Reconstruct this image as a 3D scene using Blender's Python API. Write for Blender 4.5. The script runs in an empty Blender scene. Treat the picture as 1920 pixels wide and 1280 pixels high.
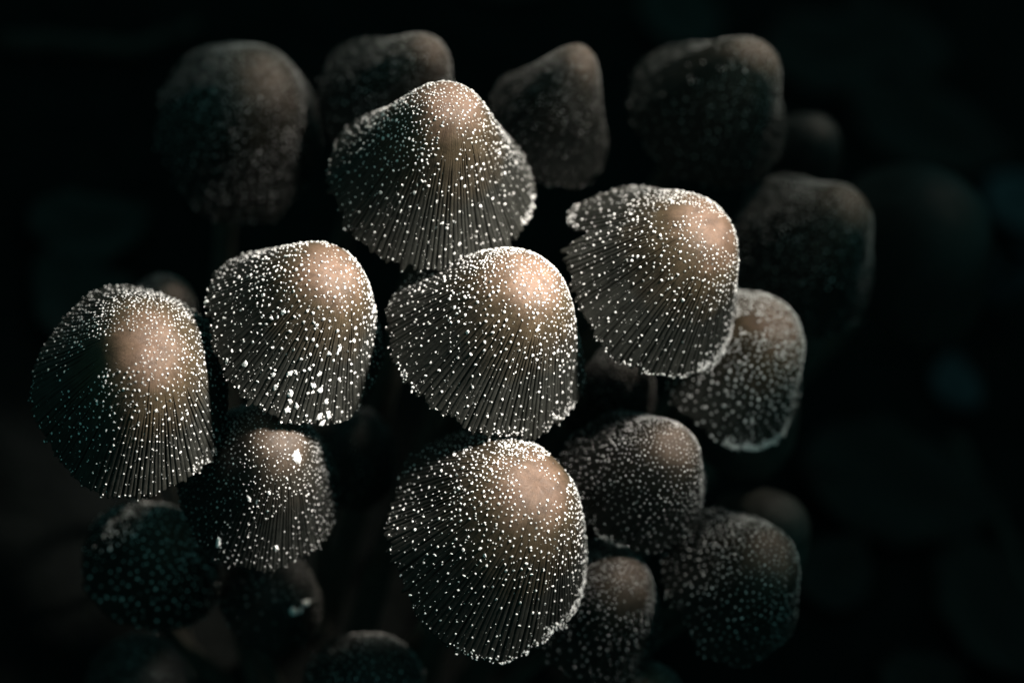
import bpy, math, random
import numpy as np

MM = 0.001                       # the tables below are in millimetres
scene = bpy.context.scene
col = scene.collection

# ------------------------------------------------------------------ camera
PITCH, ROLL = math.radians(47), math.radians(25)
RT0 = np.array([1.0, 0, 0]); UP0 = np.array([0, math.sin(PITCH), math.cos(PITCH)])
FWD = np.array([0, math.cos(PITCH), -math.sin(PITCH)])
RIGHT = math.cos(ROLL) * RT0 + math.sin(ROLL) * UP0
UPV = -math.sin(ROLL) * RT0 + math.cos(ROLL) * UP0
AIM = np.array([0, 0, 85.0]); DIST = 336.0
from mathutils import Matrix, Vector
cd = bpy.data.cameras.new('camera'); cam = bpy.data.objects.new('camera', cd); col.objects.link(cam)
cp = (AIM - FWD * DIST) * MM
cam.matrix_world = Matrix(((RIGHT[0], UPV[0], -FWD[0], cp[0]), (RIGHT[1], UPV[1], -FWD[1], cp[1]),
                           (RIGHT[2], UPV[2], -FWD[2], cp[2]), (0, 0, 0, 1)))
cd.sensor_width = 36; cd.lens = 100.0; cd.clip_start = 0.005; cd.clip_end = 20
cd.dof.use_dof = True; cd.dof.focus_distance = (DIST + 2.0) * MM; cd.dof.aperture_fstop = 8.8
cd.dof.aperture_blades = 0
scene.camera = cam

# ------------------------------------------------------------------ light
world = bpy.data.worlds.new('World'); scene.world = world; world.use_nodes = True
bg = world.node_tree.nodes['Background']
bg.inputs['Color'].default_value = (0.20, 0.62, 0.60, 1); bg.inputs['Strength'].default_value = 0.17

ld = bpy.data.lights.new('key_lamp', 'SPOT'); lamp = bpy.data.objects.new('key_lamp', ld); col.objects.link(lamp)
lpos = AIM + 98 * RIGHT + 84 * UPV - 70 * FWD            # close on the right, above and in front
laim = AIM - 4 * RIGHT + 3 * UPV - 5 * FWD
LDIR = (lpos - laim) / np.linalg.norm(lpos - laim); lp = lpos * MM
lamp.location = lp
lamp.rotation_euler = Vector(-LDIR).to_track_quat('-Z', 'Y').to_euler()
ld.energy = 5.8; ld.color = (1.0, 0.935, 0.86); ld.spot_size = math.radians(29); ld.spot_blend = 1.0
ld.shadow_soft_size = 0.025

td = bpy.data.lights.new('added_crown_lamp', 'SPOT'); top = bpy.data.objects.new('added_crown_lamp', td); col.objects.link(top)  # added lamp with no visible source, lifts the back-row crowns
TDIR = 0.46 * RIGHT + 0.86 * UPV - 0.12 * FWD; TDIR /= np.linalg.norm(TDIR)
top.location = (AIM + 22 * UPV + 28 * FWD + TDIR * 480) * MM
top.rotation_euler = Vector(-TDIR).to_track_quat('-Z', 'Y').to_euler()
td.spot_size = math.radians(13); td.spot_blend = 1.0; td.shadow_soft_size = 0.03; td.energy = 13.0; td.color = (1.0, 0.90, 0.78)

scene.view_settings.view_transform = 'Standard'; scene.view_settings.look = 'None'
scene.view_settings.gamma = 1.0; scene.view_settings.exposure = 0.0
scene.cycles.use_denoising = True
scene.cycles.max_bounces = 5

# ------------------------------------------------------------------ helpers
def tag(o, label=None, cat=None, group=None, kind=None):
    if label: o['label'] = label
    if cat: o['category'] = cat
    if group: o['group'] = group
    if kind: o['kind'] = kind
    return o

def mesh_obj(name, V, F, material, parent=None, smooth=True, attrs=None):
    """V (n,3) metres, F (m,3) or (m,4) index array."""
    me = bpy.data.meshes.new(name)
    V = np.asarray(V, np.float32); F = np.asarray(F, np.int32)
    k = F.shape[1]
    me.vertices.add(len(V)); me.vertices.foreach_set('co', V.ravel())
    me.loops.add(F.size); me.loops.foreach_set('vertex_index', F.ravel())
    me.polygons.add(len(F))
    me.polygons.foreach_set('loop_start', np.arange(0, F.size, k, dtype=np.int32))
    me.polygons.foreach_set('use_smooth', np.full(len(F), smooth, bool))
    for an, arr in (attrs or {}).items():
        arr = np.asarray(arr, np.float32)
        if arr.ndim == 1:
            me.attributes.new(an, 'FLOAT', 'POINT').data.foreach_set('value', arr)
        else:
            me.attributes.new(an, 'FLOAT_VECTOR', 'POINT').data.foreach_set('vector', arr.ravel())
    me.update(calc_edges=True); me.validate()
    me.materials.append(material)
    o = bpy.data.objects.new(name, me); col.objects.link(o)
    if parent: o.parent = parent
    return o

def grid_faces(nr, nc, wrap=True):
    i = np.arange(nr - 1)[:, None]; j = np.arange(nc if wrap else nc - 1)[None, :]
    j2 = (j + 1) % nc
    return np.stack([i * nc + j + 0 * i, (i + 1) * nc + j, (i + 1) * nc + j2, i * nc + j2], -1).reshape(-1, 4)

class Nodes:
    def __init__(self, name):
        self.m = bpy.data.materials.new(name); self.m.use_nodes = True
        self.t = self.m.node_tree; self.b = self.t.nodes['Principled BSDF']
    def n(self, typ, **kw):
        nd = self.t.nodes.new(typ)
        for k, v in kw.items():
            if k.startswith('i_'): nd.inputs[k[2:].replace('_', ' ')].default_value = v
            else: setattr(nd, k, v)
        return nd
    def l(self, a, b): self.t.links.new(a, b)
    def ramp(self, fac, stops):
        r = self.n('ShaderNodeValToRGB'); e = r.color_ramp.elements
        while len(e) < len(stops): e.new(0.5)
        for el, (p, c) in zip(e, stops):
            el.position = p; el.color = (*c, 1) if not np.isscalar(c) else (c, c, c, 1)
        self.l(fac, r.inputs['Fac']); return r.outputs['Color']
    def mix(self, fac, a, b, mode='MIX'):
        x = self.n('ShaderNodeMix', data_type='RGBA', blend_type=mode)
        if np.isscalar(fac): x.inputs[0].default_value = fac
        else: self.l(fac, x.inputs[0])
        for s, v in ((6, a), (7, b)):
            if isinstance(v, tuple): x.inputs[s].default_value = (*v, 1)
            else: self.l(v, x.inputs[s])
        return x.outputs[2]
    def math(self, op, a, b=0.0):
        x = self.n('ShaderNodeMath', operation=op)
        for s, v in ((0, a), (1, b)):
            if np.isscalar(v): x.inputs[s].default_value = v
            else: self.l(v, x.inputs[s])
        return x.outputs[0]

# ------------------------------------------------------------------ materials
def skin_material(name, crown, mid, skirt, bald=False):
    """crown / mid / skirt are the colours from the pole of the cap down to its margin."""
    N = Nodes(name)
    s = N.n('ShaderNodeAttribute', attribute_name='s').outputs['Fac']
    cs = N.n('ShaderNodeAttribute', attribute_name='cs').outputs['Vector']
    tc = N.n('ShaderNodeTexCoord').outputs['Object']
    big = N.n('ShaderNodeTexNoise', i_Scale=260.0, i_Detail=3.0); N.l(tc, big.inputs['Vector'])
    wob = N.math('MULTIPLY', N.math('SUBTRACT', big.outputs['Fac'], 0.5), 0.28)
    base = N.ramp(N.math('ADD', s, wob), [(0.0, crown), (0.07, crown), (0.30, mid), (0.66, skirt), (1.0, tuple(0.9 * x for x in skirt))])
    # long fibres running down the cap
    sv = N.n('ShaderNodeVectorMath', operation='MULTIPLY'); sv.inputs[1].default_value = (30, 30, 5); N.l(cs, sv.inputs[0])
    fib = N.n('ShaderNodeTexNoise', i_Scale=1.6, i_Detail=4.0, i_Roughness=0.7); N.l(sv.outputs[0], fib.inputs['Vector'])
    base = N.mix(1.0, base, N.ramp(fib.outputs['Fac'], [(0.28, 0.62), (0.72, 1.3)]), 'MULTIPLY')
    blot = N.n('ShaderNodeTexNoise', i_Scale=620.0, i_Detail=5.0, i_Roughness=0.65); N.l(tc, blot.inputs['Vector'])
    base = N.mix(1.0, base, N.ramp(blot.outputs['Fac'], [(0.28, 0.58), (0.72, 1.32)]), 'MULTIPLY')
    # small dark pits on the crown
    vor = N.n('ShaderNodeTexVoronoi', i_Scale=560.0); N.l(tc, vor.inputs['Vector'])
    sc = N.n('ShaderNodeSeparateColor'); N.l(vor.outputs['Color'], sc.inputs[0])
    pit = N.math('MULTIPLY', N.math('LESS_THAN', vor.outputs['Distance'], 0.10), N.math('GREATER_THAN', sc.outputs[0], 0.80))
    pit = N.math('MULTIPLY', pit, N.math('LESS_THAN', s, 0.34))
    base = N.mix(N.math('MULTIPLY', pit, 0.85), base, (0.012, 0.008, 0.006))
    oi = N.n('ShaderNodeObjectInfo').outputs['Random']
    hs = N.n('ShaderNodeHueSaturation'); N.l(base, hs.inputs['Color'])
    N.l(N.math('ADD', N.math('MULTIPLY', oi, 0.3), 0.85), hs.inputs['Value'])
    N.l(hs.outputs['Color'], N.b.inputs['Base Color'])
    # fine relief
    fine = N.n('ShaderNodeTexNoise', i_Scale=3200.0, i_Detail=3.0, i_Roughness=0.6); N.l(tc, fine.inputs['Vector'])
    hgt = N.math('ADD', N.math('MULTIPLY', fib.outputs['Fac'], 0.6), N.math('MULTIPLY', fine.outputs['Fac'], 0.4))
    bp = N.n('ShaderNodeBump', i_Strength=0.55, i_Distance=0.00022); N.l(hgt, bp.inputs['Height'])
    N.l(bp.outputs['Normal'], N.b.inputs['Normal'])
    rg = N.ramp(blot.outputs['Fac'], [(0.3, 0.46), (0.7, 0.62)]); N.l(rg, N.b.inputs['Roughness'])
    N.l(N.ramp(s, [(0.1, 0.42), (0.6, 0.2)]), N.b.inputs['Specular IOR Level'])
    return N.m

def simple_material(name, c1, c2, scale, rough=0.7, bump=0.3, dist=0.0003, spec=0.3):
    N = Nodes(name); tc = N.n('ShaderNodeTexCoord').outputs['Object']
    no = N.n('ShaderNodeTexNoise', i_Scale=scale, i_Detail=6.0, i_Roughness=0.65); N.l(tc, no.inputs['Vector'])
    N.l(N.ramp(no.outputs['Fac'], [(0.3, c1), (0.7, c2)]), N.b.inputs['Base Color'])
    bp = N.n('ShaderNodeBump', i_Strength=bump, i_Distance=dist); N.l(no.outputs['Fac'], bp.inputs['Height'])
    N.l(bp.outputs['Normal'], N.b.inputs['Normal'])
    N.b.inputs['Roughness'].default_value = rough; N.b.inputs['Specular IOR Level'].default_value = spec
    return N.m

M_SKIN = skin_material('cap_skin_brown', (0.175, 0.108, 0.073), (0.058, 0.041, 0.022), (0.027, 0.0275, 0.0235))
M_HALFSHADE = skin_material('cap_skin_half_shade', (0.085, 0.058, 0.040), (0.022, 0.018, 0.012), (0.014, 0.015, 0.013))  # darker copy of the brown skin: dim light put into the colour
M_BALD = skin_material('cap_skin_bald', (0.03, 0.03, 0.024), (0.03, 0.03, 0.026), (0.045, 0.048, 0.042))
M_SHADE = skin_material('cap_skin_deep_shade', (0.02, 0.018, 0.014), (0.012, 0.012, 0.011), (0.02, 0.02, 0.018))  # shade on the low and far caps, put into their skin colour
M_GRAN = simple_material('veil_granules', (0.84, 0.83, 0.81), (0.93, 0.92, 0.91), 2400, 0.55, 0.4, 0.00008, 0.4)
M_STEM = simple_material('stem_flesh', (0.035, 0.032, 0.026), (0.08, 0.075, 0.062), 500, 0.6)
M_GILL = simple_material('gill_flesh', (0.03, 0.024, 0.02), (0.07, 0.055, 0.045), 900, 0.7)
M_SOIL = simple_material('dark_soil', (0.003, 0.0042, 0.0042), (0.008, 0.0098, 0.0092), 160, 0.95, 0.8, 0.003, 0.1)
M_LEAF = simple_material('dead_leaf_brown', (0.003, 0.002, 0.0015), (0.011, 0.006, 0.004), 170, 0.7, 0.5, 0.0006)
M_PALE = simple_material('weathered_leaf_grey', (0.015, 0.022, 0.028), (0.05, 0.065, 0.078), 140, 0.6, 0.5, 0.0006)
M_DIM = simple_material('weathered_leaf_green', (0.003, 0.006, 0.005), (0.011, 0.017, 0.015), 140, 0.7, 0.5, 0.0006)
M_TWIG = simple_material('twig_bark', (0.012, 0.010, 0.008), (0.05, 0.042, 0.035), 300, 0.8, 0.7, 0.0008)

# ------------------------------------------------------------------ the ground
rng = np.random.default_rng(11)
gx = np.concatenate([np.linspace(-400, -125, 12)[:-1], np.linspace(-120, 140, 131), np.linspace(150, 450, 12)])
gy = np.concatenate([np.linspace(-300, -65, 10)[:-1], np.linspace(-60, 240, 151), np.linspace(250, 700, 12)])
X, Y = np.meshgrid(gx, gy)
def relief(x, y):
    z = 0
    for k, (f, a) in enumerate([(0.03, 1.6), (0.07, 1.0), (0.16, 0.6), (0.37, 0.38), (0.8, 0.2)]):
        p = k * 1.7
        z = z + a * (np.sin(f * x * 1.3 + p + 2 * np.sin(f * y * 0.7 + p)) * np.cos(f * y * 1.1 - p + 1.5 * np.sin(f * x + 2 * p)))
    return z - 1.0
go = mesh_obj('ground', np.stack([X, Y, relief(X, Y)], -1).reshape(-1, 3) * MM, grid_faces(len(gy), len(gx), False)[:, ::-1], M_SOIL)
tag(go, 'dark bare soil under the mushroom cluster', kind='structure')

# every mushroom: c = centre of the cap's margin, a = axis, R = margin radius, h = height / R,
# m = bell (0) to egg (1) profile, sy = how far the margin is from round
CAPS = {
    'A':  dict(c=(7.6, -8.2, 59.5), a=(0.130, -0.123, 0.984), R=13.42, h=1.208, m=0.30, sy=1.114),
    'B':  dict(c=(-2.6, 7.9, 74.0), a=(0.096, -0.053, 0.994), R=13.06, h=1.198, m=0.10, sy=1.012),
    'C':  dict(c=(-17.3, 21.7, 81.3), a=(-0.102, -0.113, 0.988), R=13.12, h=1.289, m=-0.30, sy=1.001),
    'D':  dict(c=(12.5, 22.1, 81.9), a=(0.226, -0.088, 0.970), R=12.26, h=1.205, m=0.10, sy=1.099),
    'E':  dict(c=(-24.7, 0.9, 68.9), a=(0.126, -0.006, 0.992), R=11.73, h=1.220, m=0.10, sy=1.067),
    'F':  dict(c=(-39.3, -11.0, 60.3), a=(0.050, -0.241, 0.969), R=11.83, h=1.212, m=0.25, sy=1.222),
    'G':  dict(c=(-20.8, -9.5, 51.6), a=(-0.012, -0.149, 0.989), R=10.18, h=1.426, m=0.10, sy=1.155),
    'I':  dict(c=(26.7, 26.5, 69.2), a=(0.232, -0.059, 0.971), R=10.59, h=1.211, m=0.20, sy=1.102),
    'J':  dict(c=(21.5, 8.2, 62.4), a=(0.156, -0.207, 0.966), R=9.82, h=1.337, m=0.00, sy=0.987),
    'K':  dict(c=(23.6, -0.6, 46.3), a=(0.139, -0.188, 0.972), R=9.67, h=1.341, m=0.00, sy=1.061),
    'L':  dict(c=(38.4, 6.3, 54.2), a=(0.201, -0.193, 0.960), R=9.68, h=1.343, m=0.00, sy=1.096),
    'M':  dict(c=(40.5, 20.7, 48.2), a=(0.203, -0.120, 0.972), R=7.41, h=1.198, m=0.60, sy=0.976),
    'N':  dict(c=(30.5, 51.2, 69.4), a=(0.153, -0.211, 0.965), R=10.52, h=1.495, m=-0.30, sy=1.151),
    'O':  dict(c=(10.9, 58.3, 78.9), a=(0.153, -0.202, 0.967), R=11.28, h=1.489, m=-0.35, sy=0.993),
    'P':  dict(c=(-7.5, 45.6, 76.3), a=(0.015, -0.004, 1.000), R=8.33, h=1.707, m=-0.40, sy=1.263),
    'Q':  dict(c=(-27.9, 44.5, 68.9), a=(0.164, -0.186, 0.969), R=10.18, h=1.541, m=-0.45, sy=1.019),
    'H':  dict(c=(-45.1, 38.4, 58.6), a=(0.099, -0.268, 0.958), R=11.34, h=1.444, m=0.15, sy=1.175),
    'R':  dict(c=(31.2, 33.2, 54.8), a=(0.214, -0.135, 0.967), R=9.11, h=1.200, m=0.60, sy=1.077),
    'S':  dict(c=(-30.0, -11.7, 29.5), a=(0.128, -0.089, 0.988), R=9.19, h=1.197, m=0.50, sy=1.022),
    'T':  dict(c=(-14.1, -8.4, 29.4), a=(0.105, -0.135, 0.985), R=7.21, h=1.188, m=0.50, sy=0.999),
    'U':  dict(c=(2.1, -14.2, 28.1), a=(0.065, -0.084, 0.994), R=8.52, h=1.191, m=0.50, sy=0.999),
    'V':  dict(c=(13.4, 26.2, 55.2), a=(0.177, -0.160, 0.971), R=7.89, h=1.191, m=0.40, sy=0.928),
    'W':  dict(c=(25.6, 70.2, 69.2), a=(0.141, -0.084, 0.986), R=5.82, h=1.205, m=0.60, sy=1.071),
    'X':  dict(c=(46.5, 73.6, 57.5), a=(0.168, -0.190, 0.967), R=12.21, h=1.201, m=0.60, sy=1.200),
    'Z':  dict(c=(33.9, 45.3, 59.9), a=(0.206, -0.235, 0.950), R=5.16, h=1.188, m=0.60, sy=1.100),
    'Y':  dict(c=(-43.2, 14.8, 45.9), a=(0.143, -0.178, 0.973), R=4.66, h=1.208, m=0.50, sy=1.209),
    'AA': dict(c=(35.3, -4.3, 36.3), a=(0.001, -0.147, 0.989), R=6.76, h=1.205, m=0.50, sy=1.087),
    'CC': dict(c=(-25.1, -18.8, 14.1), a=(0.069, -0.093, 0.993), R=7.39, h=1.206, m=0.50, sy=1.067),
    'DD': dict(c=(-13.2, 13.6, 36.4), a=(0.137, -0.172, 0.975), R=6.88, h=1.197, m=0.50, sy=1.108),
}
# foot of the stem on the ground (x, y) and how far the stem bows sideways
BASE = {'CC': (-11.6, -7.1, 0.1, 0.0), 'U': (2.2, -4.0, -0.3, -0.6), 'T': (-6.3, -0.8, -0.3, 0.2), 'S': (-15.5, -1.4, 0.1, 0.0), 'AA': (20.6, 1.3, -2.2,
        -1.4), 'DD': (-6.6, 11.8, -0.1, 0.1), 'Y': (-24.0, 12.4, -1.3, -0.2), 'K': (13.9, 4.1, 0.9, 0.5), 'M': (24.4, 15.3, 0.5, -0.7), 'G': (-9.9, -1.8,
        -6.8, 6.0), 'L': (22.7, 7.1, -0.0, 0.0), 'R': (18.2, 21.3, 0.1, -0.1), 'V': (8.8, 18.6, -1.1, 0.1), 'X': (27.6, 44.9, 1.2, 1.7), 'H': (-25.0, 24.3,
        0.1, -0.0), 'A': (6.3, -0.9, 0.1, -0.2), 'Z': (19.2, 28.1, -0.3, 0.8), 'F': (-20.4, -4.1, -1.1, 7.9), 'J': (13.3, 8.2, 0.1, -0.2), 'E': (-12.0, 3.9,
        -0.0, 0.1), 'Q': (-14.4, 28.3, -0.1, -0.0), 'W': (16.2, 41.4, -0.7, 1.3), 'I': (15.6, 15.3, -1.7, -1.4), 'N': (16.7, 31.5, -0.2, 0.4), 'B': (-0.5,
        8.0, -0.7, -0.9), 'P': (-3.0, 30.0, -0.5, -0.7), 'O': (7.1, 35.3, 0.4, -0.7), 'C': (-7.4, 15.5, 0.2, 3.7), 'D': (9.4, 13.8, -4.7, -7.4)}
LOOK = {
    'A': dict(hero=2, label='mushroom with long egg-shaped cap, large bald pink-tan crown and white-crusted rim side', bare=[(0.03, 340, 0.20), (0.22, 45, 0.19), (0.38, 48, 0.16)],
              crust=[(302, 350, 230, 0.045), (255, 300, 60, 0.02)], bumps=[(262, 24, 0.05), (210, 16, -0.02)]),
    'B': dict(hero=2, label='mushroom at the heart of the cluster, evenly speckled all over its pale glossy crown', crust=[(272, 292, 25, 0.03), (302, 333, 60, 0.04), (205, 225, 25, 0.02)]),
    'C': dict(hero=2, label='tall flared bell-shaped mushroom standing highest, tan strip below its crown', bare=[(0.28, 275, 0.12), (0.36, 300, 0.10), (0.40, 282, 0.10)],
              crust=[(335, 360, 70, 0.03), (112, 125, 40, 0.03)]),
    'D': dict(hero=2, label='mushroom with a notch torn in its rim, bald tan crown and pale deeply grooved skirt', bare=[(0.09, 340, 0.20), (0.22, 160, 0.15)], gd=0.034,
              crust=[(300, 345, 240, 0.06), (235, 300, 40, 0.012), (140, 160, 40, 0.03)], bumps=[(166, 4.5, -0.16), (148, 10, 0.03)], sp=(0.040, 0.088, 0.12)),
    'E': dict(hero=2, label='mushroom with blotches of white veil flakes along its lower grooved edge', bare=[(0.20, 85, 0.13), (0.20, 120, 0.10)], sp=(0.060, 0.084, 0.112), gs=0.019,
              crust=[(262, 300, 12, 0.03)], bumps=[(312, 20, 0.09)], flakes=[(0.85, 230, 0.041), (0.78, 250, 0.025), (0.72, 260, 0.033), (0.82, 266, 0.041), (0.84, 255, 0.029), (0.7, 264, 0.025), (0.68, 282, 0.033), (0.87, 268, 0.033), (0.73, 274, 0.029), (0.75, 280, 0.037), (0.78, 286, 0.041), (0.85, 292, 0.033), (0.88, 273, 0.033), (0.92, 268, 0.041), (0.94, 295, 0.045), (0.96, 289, 0.037), (0.985, 292, 0.041), (0.65, 273, 0.025), (0.52, 297, 0.033), (0.5, 314, 0.033), (0.55, 286, 0.025), (0.44, 226, 0.031), (0.95, 220, 0.033), (0.88, 195, 0.025), (0.98, 176, 0.033)]),
    'F': dict(hero=2, label='mushroom with a dark bald band running from its crown down one flank', bare=[(0.10, 190, 0.16), (0.24, 190, 0.20), (0.42, 191, 0.22), (0.6, 193, 0.2), (0.8, 194, 0.2)],
              sp=(0.050, 0.080, 0.12), crust=[(310, 350, 60, 0.06)]),
    'G': dict(hero=2, mat=M_HALFSHADE, label='small dark mushroom with one big white flake beside its crown, under the flake-blotched mushroom', bare=[(0.66, 285, 0.20), (0.55, 310, 0.15)],
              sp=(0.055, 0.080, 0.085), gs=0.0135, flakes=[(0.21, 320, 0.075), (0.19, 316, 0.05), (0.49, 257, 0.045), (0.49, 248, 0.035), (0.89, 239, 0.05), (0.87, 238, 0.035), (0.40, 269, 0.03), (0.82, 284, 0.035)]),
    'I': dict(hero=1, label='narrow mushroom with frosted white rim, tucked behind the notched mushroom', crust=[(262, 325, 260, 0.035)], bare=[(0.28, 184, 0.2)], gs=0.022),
    'J': dict(hero=1, gs=0.0135, dust=150, mat=M_HALFSHADE, label='small finely dotted dark mushroom between the frosted-rim mushroom and the egg-shaped one', sp=(0.055, 0.082, 0.11), crust=[(225, 262, 60, 0.03)]),
    'K': dict(hero=1, mat=M_HALFSHADE, label='dim finely dotted mushroom close under the crusted side of the egg-shaped mushroom', sp=(0.058, 0.09, 0.12), bare=[(0.22, 285, 0.16)], gs=0.0135, dust=150),
    'L': dict(hero=1, mat=M_HALFSHADE, label='dim mushroom covered in evenly spaced pale dots, outermost beside the open soil', sp=(0.07, 0.09, 0.115), bare=[(0.26, 325, 0.18)], gs=0.016, dust=150),
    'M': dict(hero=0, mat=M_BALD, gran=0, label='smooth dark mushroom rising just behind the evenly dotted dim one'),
    'N': dict(hero=1, gs=0.0135, dust=150, label='blurred grey-green mushroom with bald patch on its crown, behind the notched mushroom', mat=M_HALFSHADE, sp=(0.06, 0.085, 0.1), bare=[(0.22, 40, 0.22), (0.75, 280, 0.3)]),
    'O': dict(hero=1, mat=M_HALFSHADE, gs=0.0125, dust=150, label='blurred mushroom with dark bald flank and bright yellowish tan crown', sp=(0.055, 0.1, 0.14), bare=[(0.37, 157, 0.34), (0.6, 170, 0.3)]),
    'P': dict(hero=1, mat=M_HALFSHADE, gs=0.0125, dust=150, label='narrow blurred mushroom with pale crown, between the bell-shaped mushroom and the yellowish-crowned one', sp=(0.05, 0.1, 0.13)),
    'Q': dict(hero=1, mat=M_HALFSHADE, gs=0.0125, dust=150, label='blurred sloping mushroom half hidden behind the tall bell-shaped one', sp=(0.055, 0.1, 0.13)),
    'H': dict(hero=1, mat=M_HALFSHADE, gs=0.0125, dust=150, label='large round blurred mushroom standing apart in shadow, dusted with faint specks', sp=(0.055, 0.08, 0.1), bumps=[(195, 12, 0.03)]),
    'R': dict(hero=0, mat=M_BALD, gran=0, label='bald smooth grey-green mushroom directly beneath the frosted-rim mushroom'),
    'S': dict(hero=0, mat=M_HALFSHADE, label='dim sparsely dotted mushroom low in shadow beneath the banded mushroom', sp=(0.08, 0.12, 0.14), gs=0.024),
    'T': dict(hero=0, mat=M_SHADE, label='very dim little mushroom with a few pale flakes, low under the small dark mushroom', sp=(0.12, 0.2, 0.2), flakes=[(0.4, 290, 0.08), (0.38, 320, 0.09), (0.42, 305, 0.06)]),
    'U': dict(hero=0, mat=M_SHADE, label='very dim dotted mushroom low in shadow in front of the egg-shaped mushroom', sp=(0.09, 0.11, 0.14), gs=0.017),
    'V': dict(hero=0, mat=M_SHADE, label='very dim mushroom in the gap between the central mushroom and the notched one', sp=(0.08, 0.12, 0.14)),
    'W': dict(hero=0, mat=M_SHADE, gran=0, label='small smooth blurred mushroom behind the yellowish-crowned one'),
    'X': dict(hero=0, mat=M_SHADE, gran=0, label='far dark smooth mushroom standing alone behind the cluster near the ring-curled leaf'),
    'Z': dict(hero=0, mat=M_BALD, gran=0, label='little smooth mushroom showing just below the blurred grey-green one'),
    'Y': dict(hero=0, mat=M_HALFSHADE, label='tiny dim mushroom peeping over the crown of the banded mushroom', sp=(0.09, 0.12, 0.14)),
    'AA': dict(hero=0, mat=M_HALFSHADE, label='very dim dotted mushroom under the outermost evenly dotted one and the dim finely dotted one', sp=(0.08, 0.11, 0.13)),
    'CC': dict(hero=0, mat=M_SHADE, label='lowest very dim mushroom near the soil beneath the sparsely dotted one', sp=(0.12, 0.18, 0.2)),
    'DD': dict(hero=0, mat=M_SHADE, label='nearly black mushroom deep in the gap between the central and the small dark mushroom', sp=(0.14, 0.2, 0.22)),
}

# ------------------------------------------------------------------ mushrooms
BELL = np.array([(0, 1), (.12, .988), (.25, .945), (.37, .86), (.48, .74), (.585, .59), (.69, .43), (.80, .27), (.905, .125), (1, 0), (1.09, -.12)])
EGG = np.array([(0, 1), (.17, .985), (.34, .93), (.50, .84), (.64, .71), (.765, .55), (.865, .38), (.94, .22), (.985, .09), (1, 0), (1.01, -.10)])

def smooth_interp(t, T, P):
    """Catmull-Rom through samples P at parameters T."""
    M = np.gradient(P, T)
    i = np.clip(np.searchsorted(T, t) - 1, 0, len(T) - 2)
    h = T[i + 1] - T[i]; u = (t - T[i]) / h
    return ((2*u**3 - 3*u**2 + 1) * P[i] + (u**3 - 2*u**2 + u) * h * M[i] + (-2*u**3 + 3*u**2) * P[i + 1] + (u**3 - u**2) * h * M[i + 1])

def sstep(a, b, x):
    t = np.clip((x - a) / (b - a), 0, 1); return t * t * (3 - 2 * t)

class Cap:
    """The outer skin of one cap as a function of s (0 pole .. 1 margin) and th (around the axis)."""
    def __init__(self, key, d, seed):
        self.d = d; self.rng = r = np.random.default_rng(seed)
        P = BELL * (1 - d['m']) + EGG * d['m']; P = P * np.array([1, d['h']])
        T = np.concatenate([[0], np.cumsum(np.hypot(*np.diff(P, axis=0).T))]); T /= T[9]
        self.T, self.P = T, P
        self.ribs = d.get('ribs', 116)
        n = self.ribs
        self.rib_w = np.cumsum(1 + 0.28 * r.uniform(-1, 1, n)); self.rib_w = np.concatenate([[0], self.rib_w / self.rib_w[-1]])
        self.start = d.get('groove', 0.34) + 0.10 * r.normal(0, 1, n) * 0.7
        self.depth = d.get('gd', 0.027) * r.uniform(0.2, 1.4, n)
        self.jag = r.normal(0, 1, n) * 0.016
        self.lob = [(k, r.normal(0, d.get('lobe', 0.021)) / (k ** 0.6), r.uniform(0, 6.28)) for k in (2, 3, 4, 5, 7, 11)]
        self.und = [(k, r.normal(0, 0.012), r.uniform(0, 6.28), r.uniform(3, 7)) for k in (2, 3, 5, 8)]
        a = np.array(d['a'], float); a /= np.linalg.norm(a)
        ex = RIGHT - a * (a @ RIGHT); ex /= np.linalg.norm(ex); ey = np.cross(a, ex)
        self.B = np.stack([ex, ey, a]); self.c = np.array(d['c'], float); self.R = d['R']
    def surf(self, s, th, off=0.0, grooves=True):
        s = np.asarray(s, float); th = np.asarray(th, float) % (2 * np.pi)
        L = np.ones_like(th)
        for k, am, ph in self.lob: L = L + am * np.cos(k * th + ph)
        for t0, wd, am in self.d.get('bumps', ()):
            dt = (th - math.radians(t0) + np.pi) % (2 * np.pi) - np.pi
            L = L + am * np.exp(-(dt / math.radians(wd)) ** 2)
        f = th / (2 * np.pi)
        i = np.clip(np.searchsorted(self.rib_w, f, side='right') - 1, 0, self.ribs - 1)
        ph = (f - self.rib_w[i]) / (self.rib_w[i + 1] - self.rib_w[i])
        L = L + self.jag[i] * np.sin(np.pi * ph) * sstep(0.9, 1, s)
        se = s * (1 + (L - 1) * sstep(0.15, 1.0, s))
        se = np.minimum(se, 1.07)
        r = smooth_interp(se, self.T, self.P[:, 0]); z = smooth_interp(se, self.T, self.P[:, 1])
        for k, am, p0, q in self.und: r = r * (1 + am * np.sin(k * th + p0 + q * s * 0.6) * sstep(0.1, 0.8, s))
        if grooves:
            # a groove at each rib boundary: narrow valley, broad rounded rib
            dist = np.minimum(ph, 1 - ph); near = np.where(ph < 0.5, i, (i + 1) % self.ribs)
            g = np.exp(-(dist / 0.14) ** 2)
            dep = self.depth[near] * sstep(self.start[near], self.start[near] + 0.22, s) * (0.72 + 0.28 * np.sin(9 * s + near * 2.3))
            r = r - dep * g
        # soft dents
        z = z + 0.010 * np.sin(3 * th + 7 * s + self.lob[0][2]) * sstep(0.1, 0.6, s)
        r = r - off * 0.9; z = z - off * 0.6
        loc = np.stack([r * np.cos(th), r * np.sin(th) * self.d['sy'], z], -1) * self.R
        return loc
    def world(self, loc): return self.c + loc @ self.B

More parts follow.
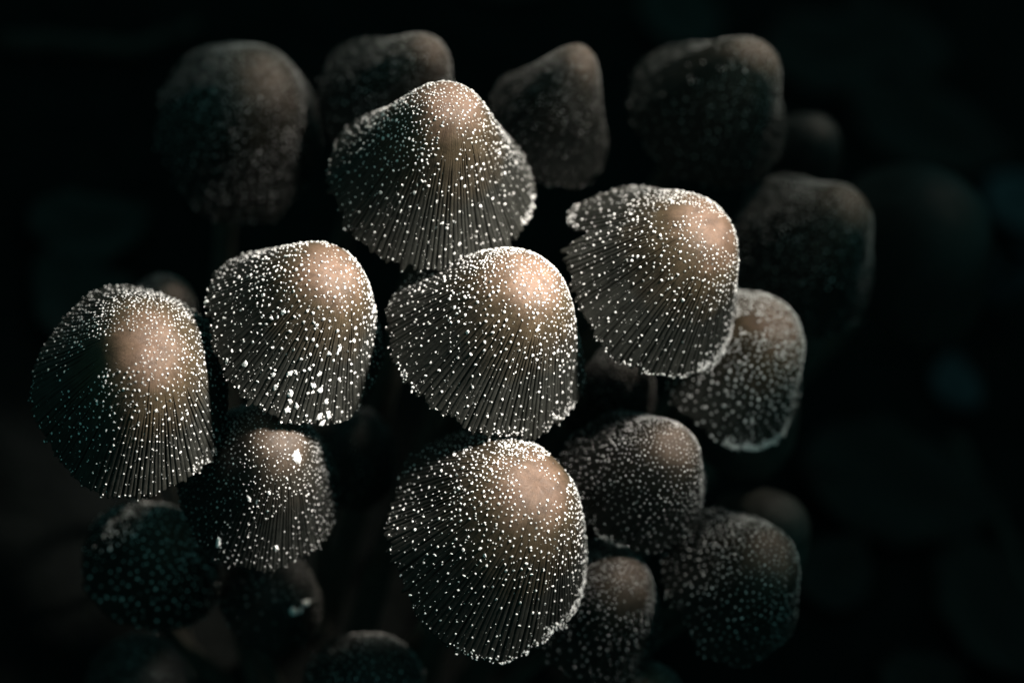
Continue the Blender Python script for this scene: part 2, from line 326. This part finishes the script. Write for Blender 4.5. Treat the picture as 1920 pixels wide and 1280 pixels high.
def quat_frames(nrm, rng):
    a = rng.normal(size=nrm.shape); t = a - nrm * (a * nrm).sum(1, keepdims=True); t /= np.linalg.norm(t, axis=1, keepdims=True)
    return t, np.cross(nrm, t)

_p = (1 + 5 ** 0.5) / 2
ICO_V = np.array([(-1, _p, 0), (1, _p, 0), (-1, -_p, 0), (1, -_p, 0), (0, -1, _p), (0, 1, _p), (0, -1, -_p), (0, 1, -_p), (_p, 0, -1), (_p, 0, 1), (-_p, 0, -1), (-_p, 0, 1)]) / math.hypot(1, _p)
ICO_F = np.array([(0, 11, 5), (0, 5, 1), (0, 1, 7), (0, 7, 10), (0, 10, 11), (1, 5, 9), (5, 11, 4), (11, 10, 2), (10, 7, 6), (7, 1, 8), (3, 9, 4), (3, 4, 2), (3, 2, 6), (3, 6, 8), (3, 8, 9), (4, 9, 5), (2, 4, 11), (6, 2, 10), (8, 6, 7), (9, 8, 1)])
OCT_V = np.array([(1, 0, 0), (-1, 0, 0), (0, 1, 0), (0, -1, 0), (0, 0, 1), (0, 0, -1.)])
OCT_F = np.array([(0, 2, 4), (2, 1, 4), (1, 3, 4), (3, 0, 4), (2, 0, 5), (1, 2, 5), (3, 1, 5), (0, 3, 5)])

def lumps(pos, nrm, size, rng, BV=ICO_V, BF=ICO_F, flat=0.72, jit=0.28):
    n = len(pos); k = len(BV)
    t, b = quat_frames(nrm, rng)
    V = BV[None] * (1 + rng.normal(0, jit, (n, k, 1))) * rng.uniform(0.72, 1.3, (n, 1, 3))
    V = V * size[:, None, None]
    W = pos[:, None] + V[..., :1] * t[:, None] + V[..., 1:2] * b[:, None] + (V[..., 2:] * flat + 0.25 * size[:, None, None]) * nrm[:, None]
    Fc = (BF[None] + (np.arange(n) * k)[:, None, None]).reshape(-1, 3)
    return W.reshape(-1, 3), Fc

def normals(cap, s, th):
    e = 1e-3
    ds = cap.surf(np.minimum(s + e, 1), th, grooves=False) - cap.surf(np.maximum(s - e, 0.002), th, grooves=False)
    dt = cap.surf(s, th + e, grooves=False) - cap.surf(s, th - e, grooves=False)
    n = np.cross(ds, dt); n /= np.linalg.norm(n, axis=1, keepdims=True) + 1e-12
    return n

def scatter(cap, spacing, rng, tries):
    """dart throwing over the cap: spacing(s, th) is the least distance between granules in units of R"""
    d = cap.d
    s = np.sqrt(rng.uniform(0, 1, tries)) ** 1.0; th = rng.uniform(0, 2 * np.pi, tries)
    s = np.where(rng.uniform(size=tries) < 0.35, s * 0.55, s)
    P = cap.surf(s, th) / cap.R; sp = spacing(s, th, P)
    cell = 0.05; G = {}; keep = []
    key = np.floor(P / cell).astype(int); rad = np.ceil(sp / cell).astype(int)
    for i in range(tries):
        if sp[i] > 5: continue
        kx, ky, kz = key[i]; q = rad[i]; ok = True; lim = sp[i] ** 2; p = P[i]
        for a in range(kx - q, kx + q + 1):
            for b in range(ky - q, ky + q + 1):
                for c in range(kz - q, kz + q + 1):
                    for j in G.get((a, b, c), ()):
                        w = P[j]
                        if (w[0] - p[0]) ** 2 + (w[1] - p[1]) ** 2 + (w[2] - p[2]) ** 2 < lim: ok = False; break
                    if not ok: break
                if not ok: break
            if not ok: break
        if ok:
            keep.append(i); G.setdefault((kx, ky, kz), []).append(i)
    return s[keep], th[keep]

def flake_mesh(rng):
    """one torn scale of veil: a thin irregular plate"""
    n = 9; a = np.sort(rng.uniform(0, 2 * np.pi, n)) * 0.3 + 0.7 * np.arange(n) * 2 * np.pi / n
    r = rng.uniform(0.55, 1.2, n)
    ring = np.stack([r * np.cos(a) * 0.8, r * np.sin(a) * 1.25], -1)
    V = [(0, 0, 0.42)] + [(x * .6, y * .6, 0.36 + rng.normal(0, .08)) for x, y in ring] + [(x, y, 0.05 + rng.uniform(-.1, .1)) for x, y in ring]
    F = [(0, 1 + i, 1 + (i + 1) % n) for i in range(n)]
    for i in range(n):
        j = (i + 1) % n; F += [(1 + i, 1 + n + i, 1 + n + j), (1 + i, 1 + n + j, 1 + j)]
    V.append((0, 0, -.25)); F += [(len(V) - 1, 1 + n + (i + 1) % n, 1 + n + i) for i in range(n)]
    return np.array(V), np.array(F)

GROUP = 'mushrooms growing in one cluster'
def make_mushroom(key, d, seed):
    rng = np.random.default_rng(seed + 500)
    cap = Cap(key, d, seed); R = cap.R
    bx, by, ox, oy = BASE[key]
    root = bpy.data.objects.new('mushroom', None); col.objects.link(root)
    root.location = (bx * MM, by * MM, 0); root.empty_display_size = 0.01
    tag(root, d['label'], 'mushroom', GROUP)
    org = np.array([bx, by, 0.0])
    W = lambda loc: (cap.world(loc) - org) * MM
    # --- cap: outer skin, rolled margin and the underside of the skin
    hero = d.get('hero', 1)
    if hero == 2:   ph = np.array([0, .10, .2, .34, .5, .66, .8, .90]); rows = 92
    elif hero == 1: ph = np.array([0, .16, .5, .84]); rows = 60
    else:           ph = np.array([0, .25, .5, .75]); rows = 34
    f = (cap.rib_w[:-1, None] + ph[None] * np.diff(cap.rib_w)[:, None]).ravel(); th = f * 2 * np.pi
    sv = np.linspace(0.012, 1, rows) ** 1.0
    S, TH = np.meshgrid(sv, th, indexing='ij')
    out = cap.surf(S, TH)
    inn_s = np.array([1.0, 0.93, 0.7, 0.4, 0.05]); S2, TH2 = np.meshgrid(inn_s, th, indexing='ij')
    inner = cap.surf(S2, TH2, off=np.array([0.030, 0.05, 0.05, 0.05, 0.05])[:, None])
    lip = (out[-1] + inner[0]) / 2 + np.array([0, 0, -0.012 * R])
    pole = cap.surf(np.array([0.0]), np.array([0.0]))
    nc = len(th); V = np.concatenate([out.reshape(-1, 3), lip, inner.reshape(-1, 3), pole])
    nr = rows + 1 + len(inn_s)
    F = grid_faces(nr, nc)
    tri = np.stack([np.full(nc, len(V) - 1), np.arange(nc), (np.arange(nc) + 1) % nc, (np.arange(nc) + 1) % nc], -1)
    attr_s = np.concatenate([S.ravel(), np.ones(nc), S2.ravel(), [0]])
    tt = np.concatenate([TH.ravel(), th, TH2.ravel(), [0]])
    cs = np.stack([np.cos(tt), np.sin(tt), attr_s], -1); cs[-1, :2] = 0
    me_faces = np.concatenate([F, ])
    o = mesh_obj('cap', W(V), me_faces, d.get('mat', M_SKIN), root, True, {'s': attr_s, 'cs': cs})
    # close the pole with a small fan
    import bmesh
    bm = bmesh.new(); bm.from_mesh(o.data); bm.verts.ensure_lookup_table()
    pv = bm.verts[len(V) - 1]
    for j in range(nc):
        fc = bm.faces.new((pv, bm.verts[j], bm.verts[(j + 1) % nc])); fc.smooth = True
    bm.normal_update(); bm.to_mesh(o.data); bm.free()
    # --- granules of veil sprinkled over the skin
    spk = d.get('gran', 1.0)
    patches = [(cap.surf(np.array([s0]), np.array([math.radians(t0)]), grooves=False)[0] / R, rr) for s0, t0, rr in d.get('bare', ())]
    nph = rng.uniform(0, 6.28, 6)
    def clump(P):
        return (np.sin(4.1 * P[:, 0] + nph[0] + 2 * np.sin(3.3 * P[:, 1] + nph[1])) + np.sin(5.3 * P[:, 1] + nph[2] + 2 * np.sin(4.7 * P[:, 2] + nph[3]))
                + 0.7 * np.sin(11 * P[:, 0] + 9 * P[:, 2] + nph[4])) / 2.7
    sp0, sp1, sp2 = (0.75 * x for x in d.get('sp', (0.041, 0.082, 0.112)))
    def spacing(s, th, P):
        v = np.interp(s, [0, 0.22, 0.6, 1.0], [sp0, sp0 * 1.1, sp1, sp2])
        v = v * (1 - 0.24 * np.sin(th) * sstep(0.02, 0.3, s))          # closer on the far shoulder
        v = v * (1 + 0.22 * clump(P)) * rng.uniform(0.8, 1.25, len(s))
        for c0, rr in patches:
            dd = np.linalg.norm(P - c0, axis=1) + 0.05 * np.sin(17 * P[:, 0] + nph[5]) + 0.04 * np.sin(23 * P[:, 1] + nph[2])
            v = np.where(dd < rr, np.where(rng.uniform(size=len(s)) < 0.985, 9.0, v), v)
        return v
    if spk > 0:
        s, t = scatter(cap, spacing, rng, int(d.get('tries', 9000 if hero else 2500)))
        # on the pleats most grains sit along the ribs
        mids = (cap.rib_w[:-1] + cap.rib_w[1:]) * np.pi; near = np.clip(np.searchsorted(cap.rib_w, t / (2 * np.pi), side='right') - 1, 0, cap.ribs - 1)
        pull = np.where((s > 0.42) & (rng.uniform(size=len(s)) < 0.7), 0.8, 0.0); t = t + pull * (mids[near] - t)
        gsz = d.get('gs', 0.0160) * R * 0.63
        sz = gsz * np.interp(s, [0, 0.2, 0.5, 0.85, 1], [0.66, 0.86, 1.0, 0.82, 0.75]) * np.clip(np.exp(rng.normal(0, 0.28, len(s))), 0.5, 1.45)
        pos = cap.surf(s, t); nr_ = normals(cap, s, t)
        V1, F1 = lumps(pos, nr_, sz, rng)
        Vs, Fs, off = [V1], [F1], len(V1)
        # twins: second grain stuck to a first one
        k = rng.choice(len(s), int(len(s) * 0.22), replace=False)
        s2 = np.clip(s[k] + rng.normal(0, 0.016, len(k)), 0.01, 1); t2 = t[k] + rng.normal(0, 0.018, len(k)) / np.maximum(s[k], .1)
        V2, F2 = lumps(cap.surf(s2, t2), normals(cap, s2, t2), sz[k] * rng.uniform(0.5, 0.95, len(k)), rng); Vs.append(V2); Fs.append(F2 + off); off += len(V2)
        # dust
        if hero:
            nd = int(d.get('dust', 1500 if hero == 2 else 300))
            s3 = np.sqrt(rng.uniform(0.0004, 1, nd)); t3 = rng.uniform(0, 6.283, nd)
            P3 = cap.surf(s3, t3); ok = rng.uniform(size=nd) > 0.35 + 0.4 * clump(P3 / R)
            for c0, rr in patches: ok &= (np.linalg.norm(P3 / R - c0, axis=1) > rr) | (rng.uniform(size=nd) < 0.12)
            s3, t3, P3 = s3[ok], t3[ok], P3[ok]
            V3, F3 = lumps(P3, normals(cap, s3, t3), gsz * rng.uniform(0.14, 0.42, len(s3)), rng, OCT_V, OCT_F); Vs.append(V3); Fs.append(F3 + off); off += len(V3)
        # the crust along the margin
        nm = int(d.get('rim', 40) * (1 if hero else 0.5)); S4 = [1 - np.abs(rng.normal(0, 0.02, nm))]; T4 = [rng.uniform(0, 6.283, nm)]; Z4 = [rng.uniform(0.35, 0.85, nm)]
        for t0, t1, cnt, dep in d.get('crust', ()):
            S4.append(1 - np.abs(rng.normal(0, dep, cnt))); T4.append(np.radians(rng.uniform(t0, t1, cnt))); Z4.append(rng.uniform(0.4, 1.15, cnt))
        s4, t4, z4 = np.clip(np.concatenate(S4), .3, 1), np.concatenate(T4), np.concatenate(Z4)
        V4, F4 = lumps(cap.surf(s4, t4), normals(cap, s4, t4), gsz * z4, rng); Vs.append(V4); Fs.append(F4 + off)
        g = mesh_obj('granules', W(np.concatenate(Vs)), np.concatenate(Fs), M_GRAN, o, False)
        tag(g, 'white grains of veil sprinkled over the cap', kind='stuff')
    for fs, ft, sz in d.get('flakes', ()):
        V5, F5 = flake_mesh(rng); s5 = np.array([fs]); t5 = np.array([math.radians(ft)])
        p5 = cap.surf(s5, t5)[0]; n5 = normals(cap, s5, t5)[0]; tx, ty = quat_frames(n5[None], rng)
        # grain of the flake follows the groove it sits on
        ax = cap.surf(s5 + .01, t5, grooves=False)[0] - cap.surf(s5 - .01, t5, grooves=False)[0]; ax /= np.linalg.norm(ax); bx_ = np.cross(ax, n5)
        ang = rng.uniform(-.7, .7); u = bx_ * math.cos(ang) + ax * math.sin(ang); v = np.cross(n5, u)
        z = sz * R
        mesh_obj('veil_flake', W(p5 + z * (V5[:, :1] * u + V5[:, 1:2] * v + V5[:, 2:] * n5 * 0.8)), F5, M_GRAN, o, False)
    # --- gills: pleated underside
    ng = 60; gt = np.arange(ng * 2) * np.pi / ng
    gs = np.array([0.95, 0.7, 0.45, 0.2]); GS, GT = np.meshgrid(gs, gt, indexing='ij')
    up = (np.arange(ng * 2) % 2)[None]
    gv = cap.surf(GS, GT, off=0.055 + 0.09 * up * np.array([0.3, 1, 1.4, 0.8])[:, None], grooves=False)
    mesh_obj('gills', W(gv.reshape(-1, 3)), grid_faces(len(gs), len(gt)), M_GILL, root, False)
    # --- stem
    a = cap.B[2]; T0 = cap.c + a * R * 0.78; M0 = cap.c - a * cap.c[2] * .45 + np.array([ox, oy, 0]); B0 = np.array([bx, by, -2.5])
    t = np.linspace(0, 1, 22)[:, None]; ctr = (1 - t) ** 2 * T0 + 2 * t * (1 - t) * M0 + t * t * B0
    tan = np.gradient(ctr, axis=0); tan /= np.linalg.norm(tan, axis=1, keepdims=True)
    e1 = np.cross(tan, [0.3, 1, 0.1]); e1 /= np.linalg.norm(e1, axis=1, keepdims=True); e2 = np.cross(tan, e1)
    an = np.arange(20) * 2 * np.pi / 20
    rad = R * (0.115 + 0.05 * t[:, 0] ** 2) * (1 + 0.04 * rng.normal(size=22))
    rr = rad[:, None] * (1 + 0.05 * np.sin(5 * an + 1)[None])
    sv3 = ctr[:, None] + rr[..., None] * (np.cos(an)[None, :, None] * e1[:, None] + np.sin(an)[None, :, None] * e2[:, None])
    mesh_obj('stem', (sv3.reshape(-1, 3) - org) * MM, grid_faces(22, 20), M_STEM, root)
    return root

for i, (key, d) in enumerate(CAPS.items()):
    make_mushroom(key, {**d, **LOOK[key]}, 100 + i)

# ------------------------------------------------------------------ litter on the ground
def leaf(loc, size, rz, curl, fold, mat, label, seed, tilt=0.0, group=None):
    r = np.random.default_rng(seed); nu, nv = 15, 9
    u = np.linspace(0, 1, nu); v = np.linspace(-1, 1, nv); U, Vv = np.meshgrid(u, v, indexing='ij')
    wid = 0.34 * np.sin(np.pi * np.clip(U, 0.0, 1) ** 0.8) ** 0.75 * (1 + 0.06 * np.sin(21 * U + r.uniform(0, 6)))
    x = (U - 0.5); y = wid * Vv; z = fold * np.abs(Vv) * wid + 0.02 * np.sin(9 * U + 4 * Vv)
    ang = curl * x                                   # roll the blade along its length
    if abs(curl) > 1e-3: X_ = np.sin(ang) / curl + z * -np.sin(ang); Z_ = (1 - np.cos(ang)) / curl + z * np.cos(ang)
    else: X_, Z_ = x, z
    P = np.stack([X_, y, Z_], -1).reshape(-1, 3) * size
    F = grid_faces(nu, nv, False)
    P[:, 2] -= P[:, 2].min()
    o = mesh_obj('dead_leaf', P * MM, F, mat)
    m = o.modifiers.new('thickness', 'SOLIDIFY'); m.thickness = 0.0004
    # a midrib
    rib = np.stack([X_[:, nv // 2], 0 * u, Z_[:, nv // 2]], -1) * size; rib[:, 2] -= (np.stack([X_, y, Z_], -1).reshape(-1, 3) * size)[:, 2].min()
    an = np.arange(6) * np.pi / 3
    rv = rib[:, None] + 0.45 * (1.1 - u)[:, None, None] * np.stack([0 * an, np.cos(an), np.sin(an)], -1)[None]
    mesh_obj('midrib', rv.reshape(-1, 3) * MM, grid_faces(nu, 6), mat, o)
    zz = relief(np.array(loc[0]), np.array(loc[1])) - (P[:, 1] * math.sin(tilt) + P[:, 2] * math.cos(tilt)).min() * (tilt != 0)
    o.location = (loc[0] * MM, loc[1] * MM, (zz + 0.3 + (loc[2] if len(loc) > 2 else 0)) * MM); o.rotation_euler = (tilt, 0, rz)
    return tag(o, label, 'leaf', group)

def twig(p0, p1, rad, label, seed, mat=None):
    r = np.random.default_rng(seed); n = 16; t = np.linspace(0, 1, n)[:, None]
    A, Bp = np.array(p0, float), np.array(p1, float); c = A + (Bp - A) * t
    c[:, :2] += np.cumsum(r.normal(0, 0.7, (n, 2)), 0) * np.sin(np.pi * t)
    mid = c.mean(0); tan = np.gradient(c, axis=0); tan /= np.linalg.norm(tan, axis=1, keepdims=True)
    e1 = np.cross(tan, [0, 0, 1]); e1 /= np.linalg.norm(e1, axis=1, keepdims=True); e2 = np.cross(tan, e1); an = np.arange(10) * 2 * np.pi / 10
    rr = rad * (1.1 - 0.4 * t) * (1 + 0.12 * r.normal(size=(n, 10)))
    v = c[:, None] + rr[..., None] * (np.cos(an)[None, :, None] * e1[:, None] + np.sin(an)[None, :, None] * e2[:, None])
    V = np.concatenate([v.reshape(-1, 3), c[:1], c[-1:]]) - mid
    F = grid_faces(n, 10); nv = n * 10; j = np.arange(10); k = (j + 1) % 10
    capf = np.concatenate([np.stack([np.full(10, nv), j, k, k], -1)[:0], F])
    o = mesh_obj('twig', V * MM, capf, mat or M_TWIG); o.location = mid * MM
    return tag(o, label, 'twig')

LG = 'dead leaves on the soil'
leaf((71, 128), 30, 0.4, 5.0, 0.10, M_PALE, 'small grey-blue leaf curled into a ring on the soil', 1, tilt=-1.1, group=LG)
leaf((70, 113), 13, 1.9, 1.2, 0.25, M_PALE, 'short grey-blue leaf lying beside the ring-curled leaf', 2, group=LG)
leaf((72, 160), 20, 1.15, 1.0, 0.3, M_PALE, 'long narrow grey leaf behind the dark far mushroom', 3, group=LG)
leaf((52, 168), 34, 0.2, 0.7, 0.2, M_LEAF, 'broad brown leaf behind the dark far mushroom', 4, group=LG)
leaf((66, 84), 36, 0.35, 0.5, 0.15, M_LEAF, 'reddish brown leaf lying flat on the soil beside the evenly dotted mushroom', 5, group=LG)
leaf((85, 70), 30, 2.3, 0.8, 0.2, M_LEAF, 'brown leaf on open soil farthest out from the cluster', 6, group=LG)
leaf((-67, 63), 22, 0.8, 1.4, 0.2, M_DIM, 'folded grey-green leaf on the soil beside the large round shadowed mushroom', 7, group=LG)
leaf((-60, 48), 26, 2.6, 0.6, 0.15, M_DIM, 'flat grey-green leaf between the banded mushroom and the round shadowed one', 8, group=LG)
leaf((30, 176), 30, 1.0, 0.6, 0.2, M_LEAF, 'dull brown leaf on the soil far behind the tan-crowned mushroom', 9, group=LG)
leaf((2, 172), 24, 2.0, 0.9, 0.2, M_DIM, 'grey-green leaf on the soil far behind the narrow mushroom', 10, group=LG)
for k, (x, y, sz, rz) in enumerate([(95, 118, 20, .3), (60, 62, 18, 1.3), (98, 95, 24, 2.2), (78, 50, 16, .8), (40, 190, 26, 2.7), (88, 185, 22, 1.6), (-30, 160, 24, .4), 
                                  (12, 150, 20, 2.9), (100, 150, 24, .9), (-10, 185, 22, 1.5)]):
    leaf((x, y), sz, rz, 0.5 + 0.1 * (k % 5), 0.12, M_LEAF, 'small plain brown leaf scattered on the dark soil', 20 + k, group='small leaves scattered on the soil')
twig((72, 100, 1.5), (100, 62, 2), 1.3, 'thin dark twig lying across the open soil', 1)
twig((-95, 90, 1.5), (-70, 112, 2), 1.5, 'thick dark twig on the soil beyond the round shadowed mushroom', 2)
